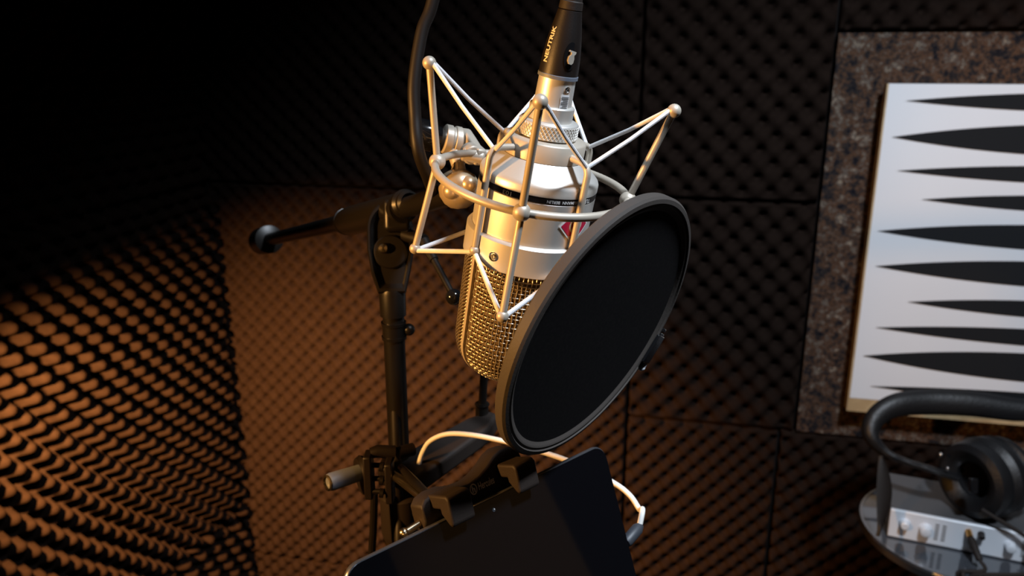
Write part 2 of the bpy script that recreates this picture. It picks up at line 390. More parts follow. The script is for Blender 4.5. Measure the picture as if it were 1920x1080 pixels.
# arc-length stations for horizontal wires
st = [-.040]; 
arc = 0; s = -.040; last = (s, gp(s))
while s > -.1105:
    s2 = s-.0002; arc += math.hypot(.0002, gp(s2)-gp(s)); s = s2
    if arc >= .0023: st.append(s); arc = 0
azF0, azF1 = -60, 144
def rg(s, off): 
    return gp(s)+off
azs = [azF0+(azF1-azF0)*k/(NW*204/360) for k in range(int(NW*204/360)+1)]
dA = (azF1-azF0)/(NW*204/360)
for k, a in enumerate(azs):      # meridian wires
    pts = []
    for i, s in enumerate(st):
        pts.append(B(s, rg(s, .0003*(1 if (i+k) % 2 else -1)), a+.35*math.sin(i*1.7+k)))
    mb.tube([q for q in pts], wr, 5)
for i, s in enumerate(st[1:-1]):
    pts = []; n = int((azF1-azF0)/dA)*2
    for k in range(n+1):
        a = azF0+dA*k/2; pts.append(B(s-.0004*math.sin(k*.11+i), rg(s, -.0003*math.cos(math.pi*(k/2))*(1 if (i+1) % 2 else -1)), a))
    mb.tube(pts, wr*1.05, 5)
gr = build('grille_mesh', mb, M['wire'], mic, ang=180)
mb = MB()
for j in range(54):              # side mesh seen edge on: slanting strands
    s0 = -.028-.0021*j; pts = []
    for k in range(15):
        a = 150.5+k*5; s = s0+.0020*k*-1+.012
        if -.106 < s < -.039: pts.append(B(s, rg(s, .0001), a))
    if len(pts) > 2: mb.tube(pts, .00036, 5)
for k in range(7):
    mb.tube([B(s, rg(s, -.0009), 156+9*k) for s in st[:-2]], .0003, 5)
build('side_mesh', mb, M['wire'], mic, ang=180)
for a in (147.5, -40):
    mb = MB(); rows = []
    for s in [-.030]+[q for q in ss if q < -.031][:-2]:
        hw = .0013/max(.006, gp(s))*57.3; r = gp(s)
        rows.append([B(s, r-.001, a-hw), B(s, r+.0007, a-hw*.85), B(s, r+.0009, a), B(s, r+.0007, a+hw*.85), B(s, r-.001, a+hw)])
    mb.grid(rows, True, 0, True, True); build('rib', mb, M['nickel_dull'], mic)
# logo diamond
def diamond(h, r, mi, mb):
    rows = []; n = 14
    for i in range(n+1):
        rows.append([B(-.0118+(i+j-n)/n*h, r, 48.5-math.degrees((i-j)/n*h/r)) for j in range(n+1)])
    return mb.grid(rows, False, mi)
mb = MB(); diamond(.0102, .0304, 0, mb); diamond(.0089, .03052, 1, mb)
lg = build('badge', mb, [M['white_print'], M['red']], mic, flat=False, ang=180); lg['label'] = 'red diamond badge with silver edge'
mb = MB()
def ring2d(cx, cy, r0, r1, n=28):
    vs = [(cx+r*math.cos(2*math.pi*k/n), cy+r*math.sin(2*math.pi*k/n), 0) for r in (r0, r1) for k in range(n)]
    return vs, [(k, (k+1) % n, (k+1) % n+n, k+n) for k in range(n)]
vs, fs = ring2d(0, .0002, .0030, .0042); mb.add(wrap(vs, -.0118, .03062, 48.5), fs)
for cx, cy in ((-.0009, .001), (.0009, .001), (0, -.0009)):
    vs, fs = ring2d(cx, cy, .0006, .0012, 14); mb.add(wrap(vs, -.0118, .03062, 48.5), fs)
vs, fs = text_mesh('NEUMANN', .0016, .00002); mb.add(wrap([(a, b-.0058, c) for a, b, c in vs], -.0118, .03062, 48.5), fs)
build('emblem', mb, M['gold_print'], lg, flat=True)
# threaded socket at the top
mb = MB(); Blathe(mb, [(.0100, .0100), (.0395, .0112), (.0400, .0108), (.0402, .0093), (.0535, .0090)]); build('socket', mb, M['nickel'], mic)
mb = MB()
mb.grid([[B(s, .0094+.0002, a) for a in (74, 65, 56, 46)] for s in (.0385, .041, .0450, .0468)]); sl = build('serial_sticker', mb, M['white_print'], mic)
mb = MB()
for k in range(9): s = .0386+k*.00085; mb.grid([[B(s+d, .00975, a) for a in ((72, 65, 57, 48) if k % 3 else (66, 60, 55, 49))] for d in (0, .00035)])
build('printed_bars', mb, M['dark_print'], sl)
mb = MB(); o = B(.0490, .0088, 57); n_ = (B(0, 1, 57)-B(0, 0, 57)).normalized(); mb.lathe([(0, .0016), (.0007, .0016), (.0008, .0012), (.0003, .0009), (.0006, .0005)], o, n_, 16)
build('screw', mb, M['steel'], mic)

# ---- shock mount
nodes = [(820, 303, .4074), (978, 398, .3598), (1177, 375, .4026)]
N = [P(*q) for q in nodes]+[K(0, .0491, -82.9)]
U = [P(805, 118, .3887), P(1013, 191, .3306), P(1264, 208, .3829), K(.0492, .060, -82.9)]
Lw = [P(778, 466, .427), P(942, 593, .3729), P(1163, 549, .4217), K(-.0496, .056, -82.9)]
sm = thing('shock_mount', 'champagne wire shock mount cage with white elastic cords around the microphone', 'shock mount', K(-.05, 0, 0), rot_m)
mb = MB(); A = [7.1+90*k for k in range(4)]
# ring through the four nodes
cor_ = [N[2]-K(0, .0491, 7.1), N[1]-K(0, .0491, 97.1), N[0]-K(0, .0491, 187.1), Vector((0, 0, 0))]
pts = []
for k in range(120):
    a = 360*k/120; t = ((a-7.1) % 360)/90; i = int(t) % 4; fr = t-int(t); fr = fr*fr*(3-2*fr)
    pts.append(K(0, .0491, a)+cor_[i]*(1-fr)+cor_[(i+1) % 4]*fr)
pts.append(pts[0]); pts.append(pts[1])
mb.tube(pts, .00205, 14, cap=False); build('ring', mb, M['nickel_dull'], sm)
for k in range(4):
    mb = MB(); out = (N[k]-wC).normalized()
    mb.tube([U[k], N[k]], .0018, 14); mb.tube([N[k], Lw[k]], .0018, 14)
    mb.ball(U[k], .0034, 20); mb.ball(Lw[k], .0030, 20)
    st_ = build('strut', mb, M['nickel_dull'], sm)
    mb = MB(); mb.ball(N[k], .0043, 24); build('node_ball', mb, M['nickel_dull'], st_)
# collar holding the microphone, knurled nut
mb = MB(); Blathe(mb, [(.0147, .0120), (.0147, .0196), (.0152, .0202), (.0233, .0202), (.0241, .0194), (.0243, .0120)]); build('collar', mb, M['nickel_dull'], sm, ang=50)
mb = MB()
Blathe(mb, [(.0246, .0118), (.0247, .0141), (.0250, .0148), (.0318, .0148), (.0326, .0141), (.0329, .0090)])
for t in (-1, 1):
    for k in range(48):
        a0 = 360*k/48; mb.tube([B(.0252+.0064*j/4, .0148, a0+t*j*3.75*1.2) for j in range(5)], .00028, 4)
build('knurled_nut', mb, M['nickel'], sm, ang=60)
# inner arms
AZ = [142, 51, -40, -130]; bends = []; feet = []
for i, a in enumerate(AZ):
    rr = .0335 if i != 1 else .0325; foot = (-.0335, -.034, -.034, -.034)[i]
    pts = [B(.0190, .0170, a), B(.0190, rr-.0055, a)]
    for t in range(1, 7):
        th = math.pi/2*t/6; pts.append(B(.0190-.0055*(1-math.cos(th)), rr-.0055+.0055*math.sin(th), a))
    pts += [B(-.005, rr, a), B(foot, rr, a)]
    mb = MB().tube(pts, .00175, 14).ball(pts[-1], .0027, 18); build('arm', mb, M['nickel_dull'], sm)
    bends.append((B(.0190, rr-.003, a), a, rr)); feet.append(B(foot, rr, a))
# elastics: each outer tip hooks the two neighbouring arms
adj = [(0, 3), (0, 1), (1, 2), (2, 3)]
for k in range(4):
    for i in adj[k]:
        hook = B(.0175, .031, AZ[i]); e = (hook-U[k]).normalized()
        mid = (U[k]+hook)/2; o = U[k]+(hook-U[k]).normalized()*.0006
        side = (B(0, 1, AZ[i])-B(0, 0, AZ[i])).cross(wa).normalized()
        mb = MB().tube([U[k]+wa*.0022, o+(hook-o)*.03+wa*.0018, mid, hook-(hook-U[k]).normalized()*.002, hook+e*.0012], [.0012, .00115, .00105, .0011, .0011], 10)
        mb.ball(U[k]+wa*.0014, .0016, 12)
        build('elastic_cord', mb, M['elastic'], sm)
        f0 = feet[i]; e = (f0-Lw[k]).normalized()
        mb = MB().tube([Lw[k]-wa*.0012-e*.001, Lw[k]+e*.004-wa*.0012, f0-e*.004-wa*.0008, f0-wa*.0006], [.0013, .00125, .0012, .0012], 10)
        build('elastic_cord', mb, M['elastic'], sm)
# swivel: boss on the ring, bracket, round hub, black knob, domed foot on the boom
hubz = .452
hub = P(848, 263, hubz); axk = WV(Vector((.93, .13, .34)).normalized()).normalized(); boss = P(886, 291, .4385)
mb = MB()
x_, y_ = None, None
dn = (boss-hub); dn = (dn-axk*dn.dot(axk)).normalized(); up_ = axk.cross(dn).normalized()
mb.lathe([(-.0055, .001), (-.0055, .0070), (-.0047, .0082), (-.0012, .0082), (-.0004, .0074), (.0004, .0074), (.0010, .0083), (.0040, .0083), (.0048, .0075), (.0048, .001)], hub, axk, 40)
sv = build('swivel_hub', mb, M['nickel_dull'], sm, ang=40)
mb = MB()
poly = []
d2 = (boss-hub-axk*.003).length
for k in range(17): t = math.pi/2+math.pi*k/16; poly.append((.0080*math.cos(t), .0080*math.sin(t)))
poly += [(d2*.35, -.0066), (d2*.75, -.0048), (d2+.002, -.0048), (d2+.003, 0), (d2+.002, .0048), (d2*.75, .0048), (d2*.35, .0068)]
bdir = (boss-hub-axk*.003).normalized(); by = axk.cross(bdir).normalized(); bz = bdir.cross(by)
mb.prism(poly, -.0028, .0028, o=hub+axk*.0068, x=bdir, y=by, z=bz if bz.dot(axk) > 0 else -bz)
mb.tube([boss-bdir*.006, boss+bdir*.001], .0056, 20)
mb.tube([boss-WV((.5, .1, 0))*.012, boss+WV((.5, .1, .2))*.012], .0042, 16)
build('swivel_bracket', mb, M['nickel_dull'], sm, bevel=.0012, seg=3)
mb = MB(); ko = hub-axk*.0055
mb.lathe([(0, .0052), (-.0016, .0056), (-.0020, .0060)], ko, axk, 28); build('washer', mb, M['steel'], sm)
mb = MB().lathe([(-.0018, .0062), (-.0045, .0066), (-.0060, .0086), (-.0150, .0088), (-.0178, .0076), (-.0182, .001)], ko, axk, 30)
kb = build('clamp_knob', mb, M['black_gloss'], sm)
mb = MB(); dc = P(860, 352, .449); dax = (P(860, 310, .449)-dc).normalized()
mb.lathe([(-.0120, .0004), (-.0112, .0048), (-.0090, .0080), (-.0050, .0106), (0, .0116), (.0040, .0110), (.0072, .0090), (.0090, .0062), (.0100, .0042), (.0125, .0036), (.0180, .0034)], dc, dax, 40)
mb.ball(dc-WV((.0035, -.003, .0085)), .0046, 18); mb.ball(dc+WV((.006, -.001, -.0075)), .0048, 18)
mb.tube([dc+dax*.008+WV((-.001, 0, -.004)), dc+dax*.0135+WV((-.001, 0, -.004))], .0016, 10)
build('dome_foot', mb, M['nickel_gloss'], sm, ang=40)
mb = MB().tube([hub-dax*.003, dc+dax*.013], .0042, 18); build('swivel_stem', mb, M['nickel_dull'], sm)

# ---- cable plug and cable
cx = thing('cable_connector', 'black cable plug with pale lettering fitted on top of the microphone', 'connector', B(.0535, 0, 0), rot_m)
mb = MB(); Blathe(mb, [(.0530, .0088), (.0532, .0098), (.0548, .0098), (.0551, .0092)]); build('locking_ring', mb, M['grey'], cx)
shell_r = lambda s: np.interp(s, [.055, .062, .069, .075, .080, .0845], [.0095, .0092, .0084, .0074, .0064, .0056])
mb = MB(); Blathe(mb, [(.0548, .009)]+[(s, float(shell_r(s))) for s in np.linspace(.055, .0840, 12)]+[(.0843, .0050)]); build('shell', mb, M['black'], cx)
mb = MB(); Blathe(mb, [(.0842, .0049), (.0846, .0056), (.0880, .0054), (.0884, .0049), (.100, .0040)]); build('strain_relief', mb, M['rubber'], cx)
def on_shell(vs, s0, az0, rot, lift=.00015):
    out = []; cr, sr = math.cos(rot), math.sin(rot)
    for x, y, z in vs:
        x, y = x*cr-y*sr, x*sr+y*cr; s = s0+y; r = float(shell_r(s))+lift; out.append(B(s, r, az0-math.degrees(x/r)))
    return out
vs, fs = text_mesh('NEUTRIK', .0040, .00012); vs = [(a*1.0, b*.9, c) for a, b, c in vs]
build('lettering', MB().add(on_shell(vs, .0680, 144, math.pi/2), fs), M['gold_print'], cx, flat=True)
# oval latch recess with silver push tab
mb = MB(); n = 28
for r0, r1, lift, mi in ((.0, .0044, .0003, 0),):
    vs = [(0, 0, 0)]+[(r1*.8*math.cos(2*math.pi*k/n), r1*1.45*math.sin(2*math.pi*k/n), 0) for k in range(n)]; fs = [(0, k+1, (k+1) % n+1) for k in range(n)]
    mb.add(on_shell(vs, .0645, 66, 0, lift), fs)
build('latch_recess', mb, M['black_gloss'], cx)
tabp = [(-.0016, .0028), (-.0012, .0034), (.0020, .0028), (.0019, .0020), (.0010, .0012), (.0012, -.0004), (.0009, -.0022), (0, -.0030), (-.0012, -.0028), (-.0019, -.0014), (-.0016, .0004), (-.0005, .0016), (-.0006, .0025)]
mb = MB(); k = len(tabp); mb.add(on_shell([(a, b, 0) for a, b in tabp], .0640, 65, 0, .0013)+on_shell([(a, b, 0) for a, b in tabp], .0640, 65, 0, .0001), [tuple(range(k))]+[(i, (i+1) % k, (i+1) % k+k, i+k) for i in range(k)])
build('push_tab', mb, M['nickel_dull'], cx, flat=True)

_q = P(752, 1300, .556); px0, py0 = _q.x, _q.y
pts = [B(.090, 0, 0), B(.105, 0, 0), W(.033, -.172, .356), W(.026, -.206, .360), W(-.003, -.226, .385), W(-.030, -.198, .41), P(812, 0, .42), P(791, 60, .422), P(777, 150, .424), P(778, 215, .426), P(785, 285, .428), P(806, 343, .445), P(812, 370, .475), P(785, 384, .520), P(757, 405, .558), P(742, 470, .560), P(737, 560, .552), P(739, 700, .5485), P(743, 830, .5485), P(746, 900, .553), P(748, 960, .562), P(748, 1030, .558), P(750, 1200, .556), Vector((px0, py0, 1.0)), Vector((px0, py0-.01, .5)), Vector((px0-.05, py0-.06, .02)), Vector((px0-.25, py0-.10, .006))]
tag(build('microphone_cable', MB().tube(cat_rom(pts, 10), .0034, 14), M['cable']), 'thick black cable looping down beside the shock mount from the plug', 'cable')

# ------------------------------------------------------------------ pop filter
fn = WV(Vector((.729, .474, -.493)).normalized()).normalized(); fc = W(.0453, .0214, .3875)
fx = WV((0, -1, 0)); fx = (fx-fn*fx.dot(fn)).normalized(); fy = fn.cross(fx)
pf = thing('pop_filter', 'round black fabric pop filter tilted in front of the microphone head', 'pop filter', fc, Matrix((fx, fy, fn)).transposed())
RF = .0712; TF = .0064
mb = MB().lathe([(-TF, RF-.0035), (-TF-.0002, RF-.001), (-TF+.0008, RF), (-.0012, RF+.0002), (0, RF-.0008), (.0003, RF-.0028), (-.0007, RF-.0034), (-.0007, RF-.0040), (-.0002, RF-.0046), (-.0004, RF-.0054), (-.0009, RF-.0060), (-.0016, RF-.0072), (-TF+.001, RF-.0074), (-TF, RF-.0035)], fc, fn, 128)
build('hoop', mb, M['hoop'], pf, ang=40)
mb = MB().lathe([(-.0016-.0010*math.cos(t*3.14159/2/10)*.6, (RF-.0071)*t/10+1e-5) for t in range(11)], fc, fn, 96); build('front_fabric', mb, M['fabric'], pf)
mb = MB().lathe([(-TF+.0015, (RF-.0071)*t/10+1e-5) for t in range(11)], fc, fn, 96); build('rear_fabric', mb, M['fabric'], pf)
# clip on the far rim
cq = W(*[0, 0, 0])
def rim(px, py):   # nearest rim direction to the picture point
    best = None
    for k in range(720):
        t = 2*math.pi*k/720; q = fc+(fx*math.cos(t)+fy*math.sin(t))*RF; d = q-cam_pos
        z = d.dot(c_fwd); ux = 960+F_PX*d.dot(c_right)/z; uy = 540-F_PX*d.dot(c_up)/z
        e = (ux-px)**2+(uy-py)**2
        if best is None or e < best[0]: best = (e, t, q)
    return best[1], best[2]
t0, q0 = rim(1228, 655); rd = (q0-fc).normalized(); td = fn.cross(rd)
if (td.dot(c_up)) < 0: td = -td   # towards the top of the hoop
mb = MB().box(q0-fn*.0055+rd*.0012, td*.0100, rd*.0018, fn*.0066).box(q0+fn*.0012-rd*.002, td*.0088, rd*.0045, fn*.0010)
mb.tube([q0+td*.0105-fn*.003+rd*.001, q0+td*.0130-fn*.003+rd*.001], .0040, 14)
build('rim_clip', mb, M['black_gloss'], pf, bevel=.0006)
mb = MB().tube([q0-td*.0085+rd*.001, q0-td*.0118+rd*.001], .0019, 12).ball(q0-td*.0125+rd*.001, .0021, 12); build('clip_screw', mb, M['alu'], pf)
mb = MB().tube(cat_rom([q0-fn*.010+rd*.001, q0-fn*.026-rd*.004, P(1150, 610, .475), P(1050, 600, .52), P(960, 600, .56), P(918, 640, .585), P(908, 700, .60), P(904, 770, .61)], 10), .0031, 14)
build('gooseneck', mb, M['dark_metal'], pf)
mb = MB().tube([P(904, 755, .609), P(903, 792, .613)], .0050, 18).tube([P(904, 757, .609), P(904, 759, .6093)], .0056, 18)
build('gooseneck_socket', mb, M['dark_metal'], pf)
# flat arm leading from the gooseneck to the stand pole
a0, a1 = P(926, 786, .615), P(745, 905, .545); ax_ = (a0-a1).normalized(); az_ = (Vector((0, 0, 1))-ax_*ax_.z).normalized(); ay_ = az_.cross(ax_); L = (a0-a1).length
mb = MB().prism([(0, -.016), (L*.8, -.013), (L, -.005), (L, .004), (L*.82, .011), (0, .017)], -.007, .007, o=a1, x=ax_, y=ay_, z=az_)
build('clamp_arm', mb, M['rubber'], pf, bevel=.003, seg=3)

# ------------------------------------------------------------------ boom stand
zp = .53
pole_top = P(736, 560, zp); px_, py_ = pole_top.x, pole_top.y
sd = thing('boom_microphone_stand', 'black boom stand with upright pole and boom arm behind the microphone', 'microphone stand', (px_, py_, 0))
def pole_z(py):   # height of picture row py on the pole
    lo, hi = 0, 1.6
    for _ in range(50):
        m_ = (lo+hi)/2; d = Vector((px_, py_, m_))-cam_pos; y = 540-F_PX*d.dot(c_up)/d.dot(c_fwd)
        if y > py: lo = m_
        else: hi = m_
    return lo
Z = pole_z
mb = MB().tube([(px_, py_, .12), (px_, py_, Z(585))], .0072, 28); build('pole', mb, M['dark_metal'], sd)
mb = MB().lathe([(Z(592), .0072), (Z(591), .0086), (Z(548), .0088), (Z(540), .0080)], (px_, py_, 0), (0, 0, 1), 32); build('neck_sleeve', mb, M['dark_metal'], sd)
mb = MB()
for r in (606, 632): mb.lathe([(Z(r+3), .0070), (Z(r+3), .0082), (Z(r-3), .0084), (Z(r-3), .0070)], (px_, py_, 0), (0, 0, 1), 28)
mb.lathe([(Z(632), .0076), (Z(606), .0078)], (px_, py_, 0), (0, 0, 1), 28)
mb.ball(Vector((px_, py_, Z(618)))+c_right*.010, .0042, 14)
build('pole_clutch', mb, M['dark_metal'], sd)
# joint head: teardrop casting with raised rim, inner disc and bolt
jc = P(733, 462, zp); jn = WV(Vector((.10, 0, -.99)).normalized()).normalized(); jy = (Vector((0, 0, 1))-jn*jn.z).normalized(); jx = jy.cross(jn).normalized()
if jx.dot(c_right) < 0: jx = -jx
def tear(s):
    pl = []
    for k in range(25):
        t = math.pi*(1.0-k/24*1.0); pl.append((.0148*s*math.cos(t), (.0148*math.sin(t)*1.15+.012)*s))
    pl += [(.0150*s, -.002*s), (.0125*s, -.016*s), (.0088*s, -.031*s), (-.0088*s, -.031*s), (-.0128*s, -.018*s), (-.0150*s, -.002*s)]
    return pl
mb = MB(); T1 = tear(1.0); T2 = tear(.80)
n = len(T1)
rows = []
for pl, h in ((T1, -.009), (T1, .0075), ([(a*.95, b*.96) for a, b in T1], .0092), ([(a*.87, b*.90) for a, b in T1], .0092), (T2, .0060)):
    rows.append([jc+jx*a+jy*b+jn*h for a, b in pl])
mb.grid(rows, True, 0, True, True)
jh = build('joint_head', mb, M['dark_metal'], sd, ang=30)
mb = MB().lathe([(.0040, .0112), (.0074, .0112), (.0084, .0102), (.0088, .0045), (.0086, .001)], jc-jy*.004, jn, 40); build('joint_disc', mb, M['dark_metal'], jh)
mb = MB().lathe([(.0080, .0034), (.0110, .0034), (.0122, .0026), (.0126, .0004)], jc-jy*.0016-jx*.0045, jn, 20); build('bolt', mb, M['brass'], jh)
# boom
J = P(752, 392, .515); E0 = P(842, 366, .455); bdv = (J-E0).normalized()
En = P(492, 452, .885)
mb = MB().tube([E0, J, J+(En-J)*.95], .0066, 20); build('boom', mb, M['dark_metal'], sd)
g0 = J+(En-J)*.02; g1 = J+(En-J)*.27
mb = MB().tube([g0-(En-J)*.03, g0, g0+(g1-g0)*.9, g1], [.0095, .0108, .0108, .0100], 24); build('boom_grip', mb, M['dark_metal'], sd)
mb = MB().lathe([(0, .0070), (.001, .0104), (.0028, .0104), (.003, .007)], g1, (En-J), 24); build('grip_ring', mb, M['dark_metal'], sd)
mb = MB().tube([En-(En-J)*.09, En-(En-J)*.085, En, En+(En-J)*.006], [.008, .0150, .0150, .010], 24); build('counterweight', mb, M['dark_metal'], sd)
mb = MB().lathe([(-.006, .0062), (-.005, .0092), (-.001, .0096), (.001, .0080), (.004, .0080), (.006, .0062)], P(762, 382, .508), -bdv, 24)
build('boom_collar', mb, M['dark_metal'], sd)
mb = MB().box(P(745, 405, .520), jx*.0085, jy*.0105, jn*.0085); build('boom_saddle', mb, M['dark_metal'], sd, bevel=.003, seg=3)
# tightening lever with ball
l0, l1 = P(795, 452, .515), P(851, 557, .490)
mb = MB().tube([P(760, 440, .525), l0], .0045, 14).tube([l0, l0+(l1-l0)*.35, l0+(l1-l0)*.36, l1], [.0036, .0030, .0022, .0020], 12); lv = build('lever', mb, M['dark_metal'], sd)
mb = MB().ball(l1, .0051, 24); build('ball_knob', mb, M['black_gloss'], lv)
# lower height clutch and base
zc_ = Z(1000); 
mb = MB().lathe([(Z(1012), .0072), (Z(1010), .0118), (Z(1003), .0140), (Z(992), .0150), (Z(925), .0150), (Z(918), .0120), (Z(915), .0072)], (px_, py_, 0), (0, 0, 1), 36); build('height_clutch', mb, M['rubber'], sd)
mb = MB().lathe([(Z(1013), .0072), (Z(1013), .0130), (Z(1009), .0140), (Z(1008), .0072)], (px_, py_, 0), (0, 0, 1), 36); build('clutch_rim', mb, M['brass'], sd)
mb = MB().tube([(px_, py_, .10), (px_, py_, Z(1013))], .0100, 24); build('outer_tube', mb, M['dark_metal'], sd)
mb = MB().lathe([(.10, .012), (.11, .028), (.17, .028), (.18, .012)], (px_, py_, 0), (0, 0, 1), 28); build('tripod_hub', mb, M['dark_metal'], sd)
for k in range(3):
    a = R(20+120*k); d = Vector((math.cos(a), math.sin(a), 0)); b0 = Vector((px_, py_, .14))
    mb = MB().tube([b0+d*.02, b0+d*.30-Vector((0, 0, .127))], .007, 12); lg_ = build('leg', mb, M['dark_metal'], sd)
    mb = MB().tube([b0+d*.29-Vector((0, 0, .1285)), b0+d*.33-Vector((0, 0, .1285))], .0115, 12); build('rubber_foot', mb, M['rubber'], lg_)

# ------------------------------------------------------------------ tablet
tL = Vector((-.0747, .1232, .35)); te = Vector((.739, -.197, .644)).normalized()
td_ = Vector((.243, .97, .015)); td_ = (td_-te*td_.dot(te)).normalized(); tn = te.cross(td_).normalized()
if tn.z > 0: tn = -tn
wL = W(*tL); we = WV(te).normalized(); wd = WV(td_).normalized(); wn = WV(tn).normalized()
TW, TH, TT = .1725, .248, .0065
def T(a, b, c=0): return wL+we*a+wd*b+wn*c
tb = thing('tablet', 'black tablet with dark glossy screen held by the clip below the pop filter', 'tablet', T(TW/2, TH, 0), Matrix((we, wd, we.cross(wd))).transposed())
def rrect(x0, y0, x1, y1, r, n=8):
    pl = []
    for cx_, cy_, a0_ in ((x1-r, y0+r, -90), (x1-r, y1-r, 0), (x0+r, y1-r, 90), (x0+r, y0+r, 180)):
        for k in range(n+1): t = R(a0_+90*k/n); pl.append((cx_+r*math.cos(t), cy_+r*math.sin(t)))
    return pl
def tprism(mb, pl, c0, c1, mi=0): return mb.prism(pl, c0, c1, o=wL, x=we, y=wd, z=wn, mi=mi)
mb = MB(); rows = []
for ins, c in ((.0030, -TT), (.0006, -TT+.0022), (0, -TT+.004), (0, -.0010), (.0004, -.0003)):
    rows.append([T(a, b, c) for a, b in rrect(ins, ins, TW-ins, TH-ins, .009)])
mb.grid(rows, True, 0, True, True); build('case', mb, M['tab_edge'], tb, ang=40)
mb = tprism(MB(), rrect(.0008, .0008, TW-.0008, TH-.0008, .0085), -.0004, .0002); sc_ = build('screen_glass', mb, M['screen'], tb, flat=True); sc_['label'] = 'glossy black screen glass'
mb = MB().lathe([(.0002, .0011), (.0004, .0010), (.0004, .0001)], T(TW/2, .0065, 0), wn, 20); build('front_camera', mb, M['plug'], sc_)
mb = MB().lathe([(.0004, .0004), (.00045, .0001)], T(TW/2+.0003, .0062, .0001), wn, 10); build('camera_dot', mb, M['white_print'], sc_)  # small white dot set off-centre on the front camera

# tablet clip
tc_ = thing('tablet_clip', 'black two-jaw tablet clip gripping the top edge of the tablet', 'holder', T(.09, -.01, -.01), Matrix((we, wd, we.cross(wd))).transposed())
def jaw(a, w_, db=0.):
    mb = MB()
    pl = [(-.0078, -.0125), (-.0078, .0078), (-.0058, .0094), (.0066, .0088), (.0080, .0068), (.0066, .0050), (.0016, .0006), (-.0008, .0004), (-.0008, -.0075), (.006, -.0078), (.006, -.0125)]
    mb.prism([(b+db, c) for b, c in pl], a, a+w_, o=wL, x=wd, y=wn, z=we); return mb
build('jaw', jaw(.0555, .0140, -.0046), M['rubber'], tc_, bevel=.0016, seg=3)
build('jaw', jaw(.0990, .0140, -.0048), M['rubber'], tc_, bevel=.0016, seg=3)
mb = MB(); rows = []
tops = [(.050, -.0085), (.053, -.0115), (.058, -.0128), (.066, -.0125), (.072, -.0105), (.080, -.0100), (.087, -.0115), (.0935, -.0145), (.099, -.0180), (.104, -.0195), (.110, -.0190), (.1150, -.0165), (.1165, -.0120)]
for a, t in tops:
    rows.append([T(a, t, -.0170), T(a, t, -.0072), T(a, t+.0012, -.0060), T(a, -.0012, -.0060), T(a, .004, -.0085), T(a, .004, -.0170)])
mb.grid(rows, True, 0, True, True); bridge = build('bridge', mb, M['rubber'], tc_, bevel=.0012)
vs, fs = text_mesh('Hercules', .0054, .00010)
mb = MB().add([T(.0900+x*.55, -.0058-y, -.0058) for x, y, z in vs], fs)
build('lettering', mb, M['white_print'], bridge, flat=True)
vs, fs = text_mesh('h', .0044, .0002); mb = MB().add([T(.0815+x, -.0056-y, -.0058) for x, y, z in vs], fs)
vs, fs = ring2d(0, 0, .0022, .0029); mb.add([T(.0815+x*.8, -.0058-y, -.0058) for x, y, z in vs], fs)
build('emblem', mb, M['white_print'], bridge, flat=True)
mb = MB().tube([T(.041, .001, -.012), T(.050, .0, -.012)], .0020, 12).ball(T(.0405, .001, -.012), .0026, 12); build('hinge_pin', mb, M['brass'], tc_)

# pole clamp carrying the clip
pc = thing('pole_clamp', 'black clamp with side knob and short gold-lit arm on the stand pole', 'clamp', P(742, 905, zp))
cxd = c_right; cyd = Vector((0, 0, 1)); czd = Vector((c_fwd.x, c_fwd.y, 0)).normalized()
def q(px, py, dz=0): return P(px, py, zp+dz)
pp_ = Vector((px_, py_, 0))
rr = P(745, 850, zp); mm = .53/F_PX
mb = MB()
pl = [(-.0135, -.014), (-.004, -.016), (.006, -.0135), (.0115, -.017), (.0125, .004), (.006, .013), (-.004, .0125), (-.0125, .005)]
mb.prism(pl, 0, Z(858)-Z(892), o=Vector((px_, py_, Z(892))), x=cxd, y=czd, z=cyd)
build('clamp_body', mb, M['black'], pc, bevel=.002, seg=3)
for ax0, w_, y0_, y1_, dz in ((692, .0026, 846, 934, -.020), (731, .0024, 860, 942, -.022)):
    mb = MB().box((q(ax0, y0_, dz)+q(ax0, y1_, dz))/2, cxd*w_, czd*.006, cyd*((q(ax0, y0_, dz)-q(ax0, y1_, dz)).length/2)); build('jaw_plate', mb, M['black'], pc, bevel=.001)
for yy in (872, 897, 921):
    mb = MB().tube([q(694, yy, -.021), q(731, yy+1, -.022)], .0017, 12); mb.tube([q(712, yy+3, -.025), q(719, yy+4, -.025)], .0030, 12); build('cross_pin', mb, M['dark_metal'], pc)
mb = MB().tube([q(740, 848, -.017), q(708, 846, -.020), q(695, 850, -.021)], [.0045, .0042, .0035], 14).tube([q(775, 842, -.010), q(745, 850, -.016)], .0042, 14); build('clamp_strap', mb, M['black'], pc)
mb = MB().lathe([(0, .001), (0, .0120), (.003, .0135), (.006, .0120), (.006, .001)], q(690, 889, -.006), (q(600, 915, -.02)-q(690, 889, -.006)), 32); build('knob_disc', mb, M['black'], pc)
k0, k1 = q(684, 883, -.010), q(616, 905, -.028)
mb = MB().tube([k0, k0+(k1-k0)*.93, k1], [.0052, .0058, .0052], 20); kn = build('side_knob', mb, M['grey'], pc)
mb = MB().lathe([(0, .0050), (.0010, .0052), (.0014, .0040), (.0006, .0036)], k1, (k1-k0), 20); build('knob_cap', mb, M['brass'], kn)
t0_, t1_ = q(748, 897, -.030), P(802, 938, .44)
mb = MB().tube([q(735, 890, -.02), t0_], .003, 12); mb.tube([t0_, t1_], .0030, 16); build('arm_tube', mb, M['brass'], pc)
mb = MB().tube([q(752, 876, -.015), P(778, 905, .47), P(812, 938, .43)], [.0022, .0030, .0022], 12); mb.ball(P(806, 944, .432), .0042, 16); mb.tube([P(806, 944, .432), T(.052, -.004, -.015)], .0028, 12); build('tilt_arm', mb, M['dark_metal'], pc)
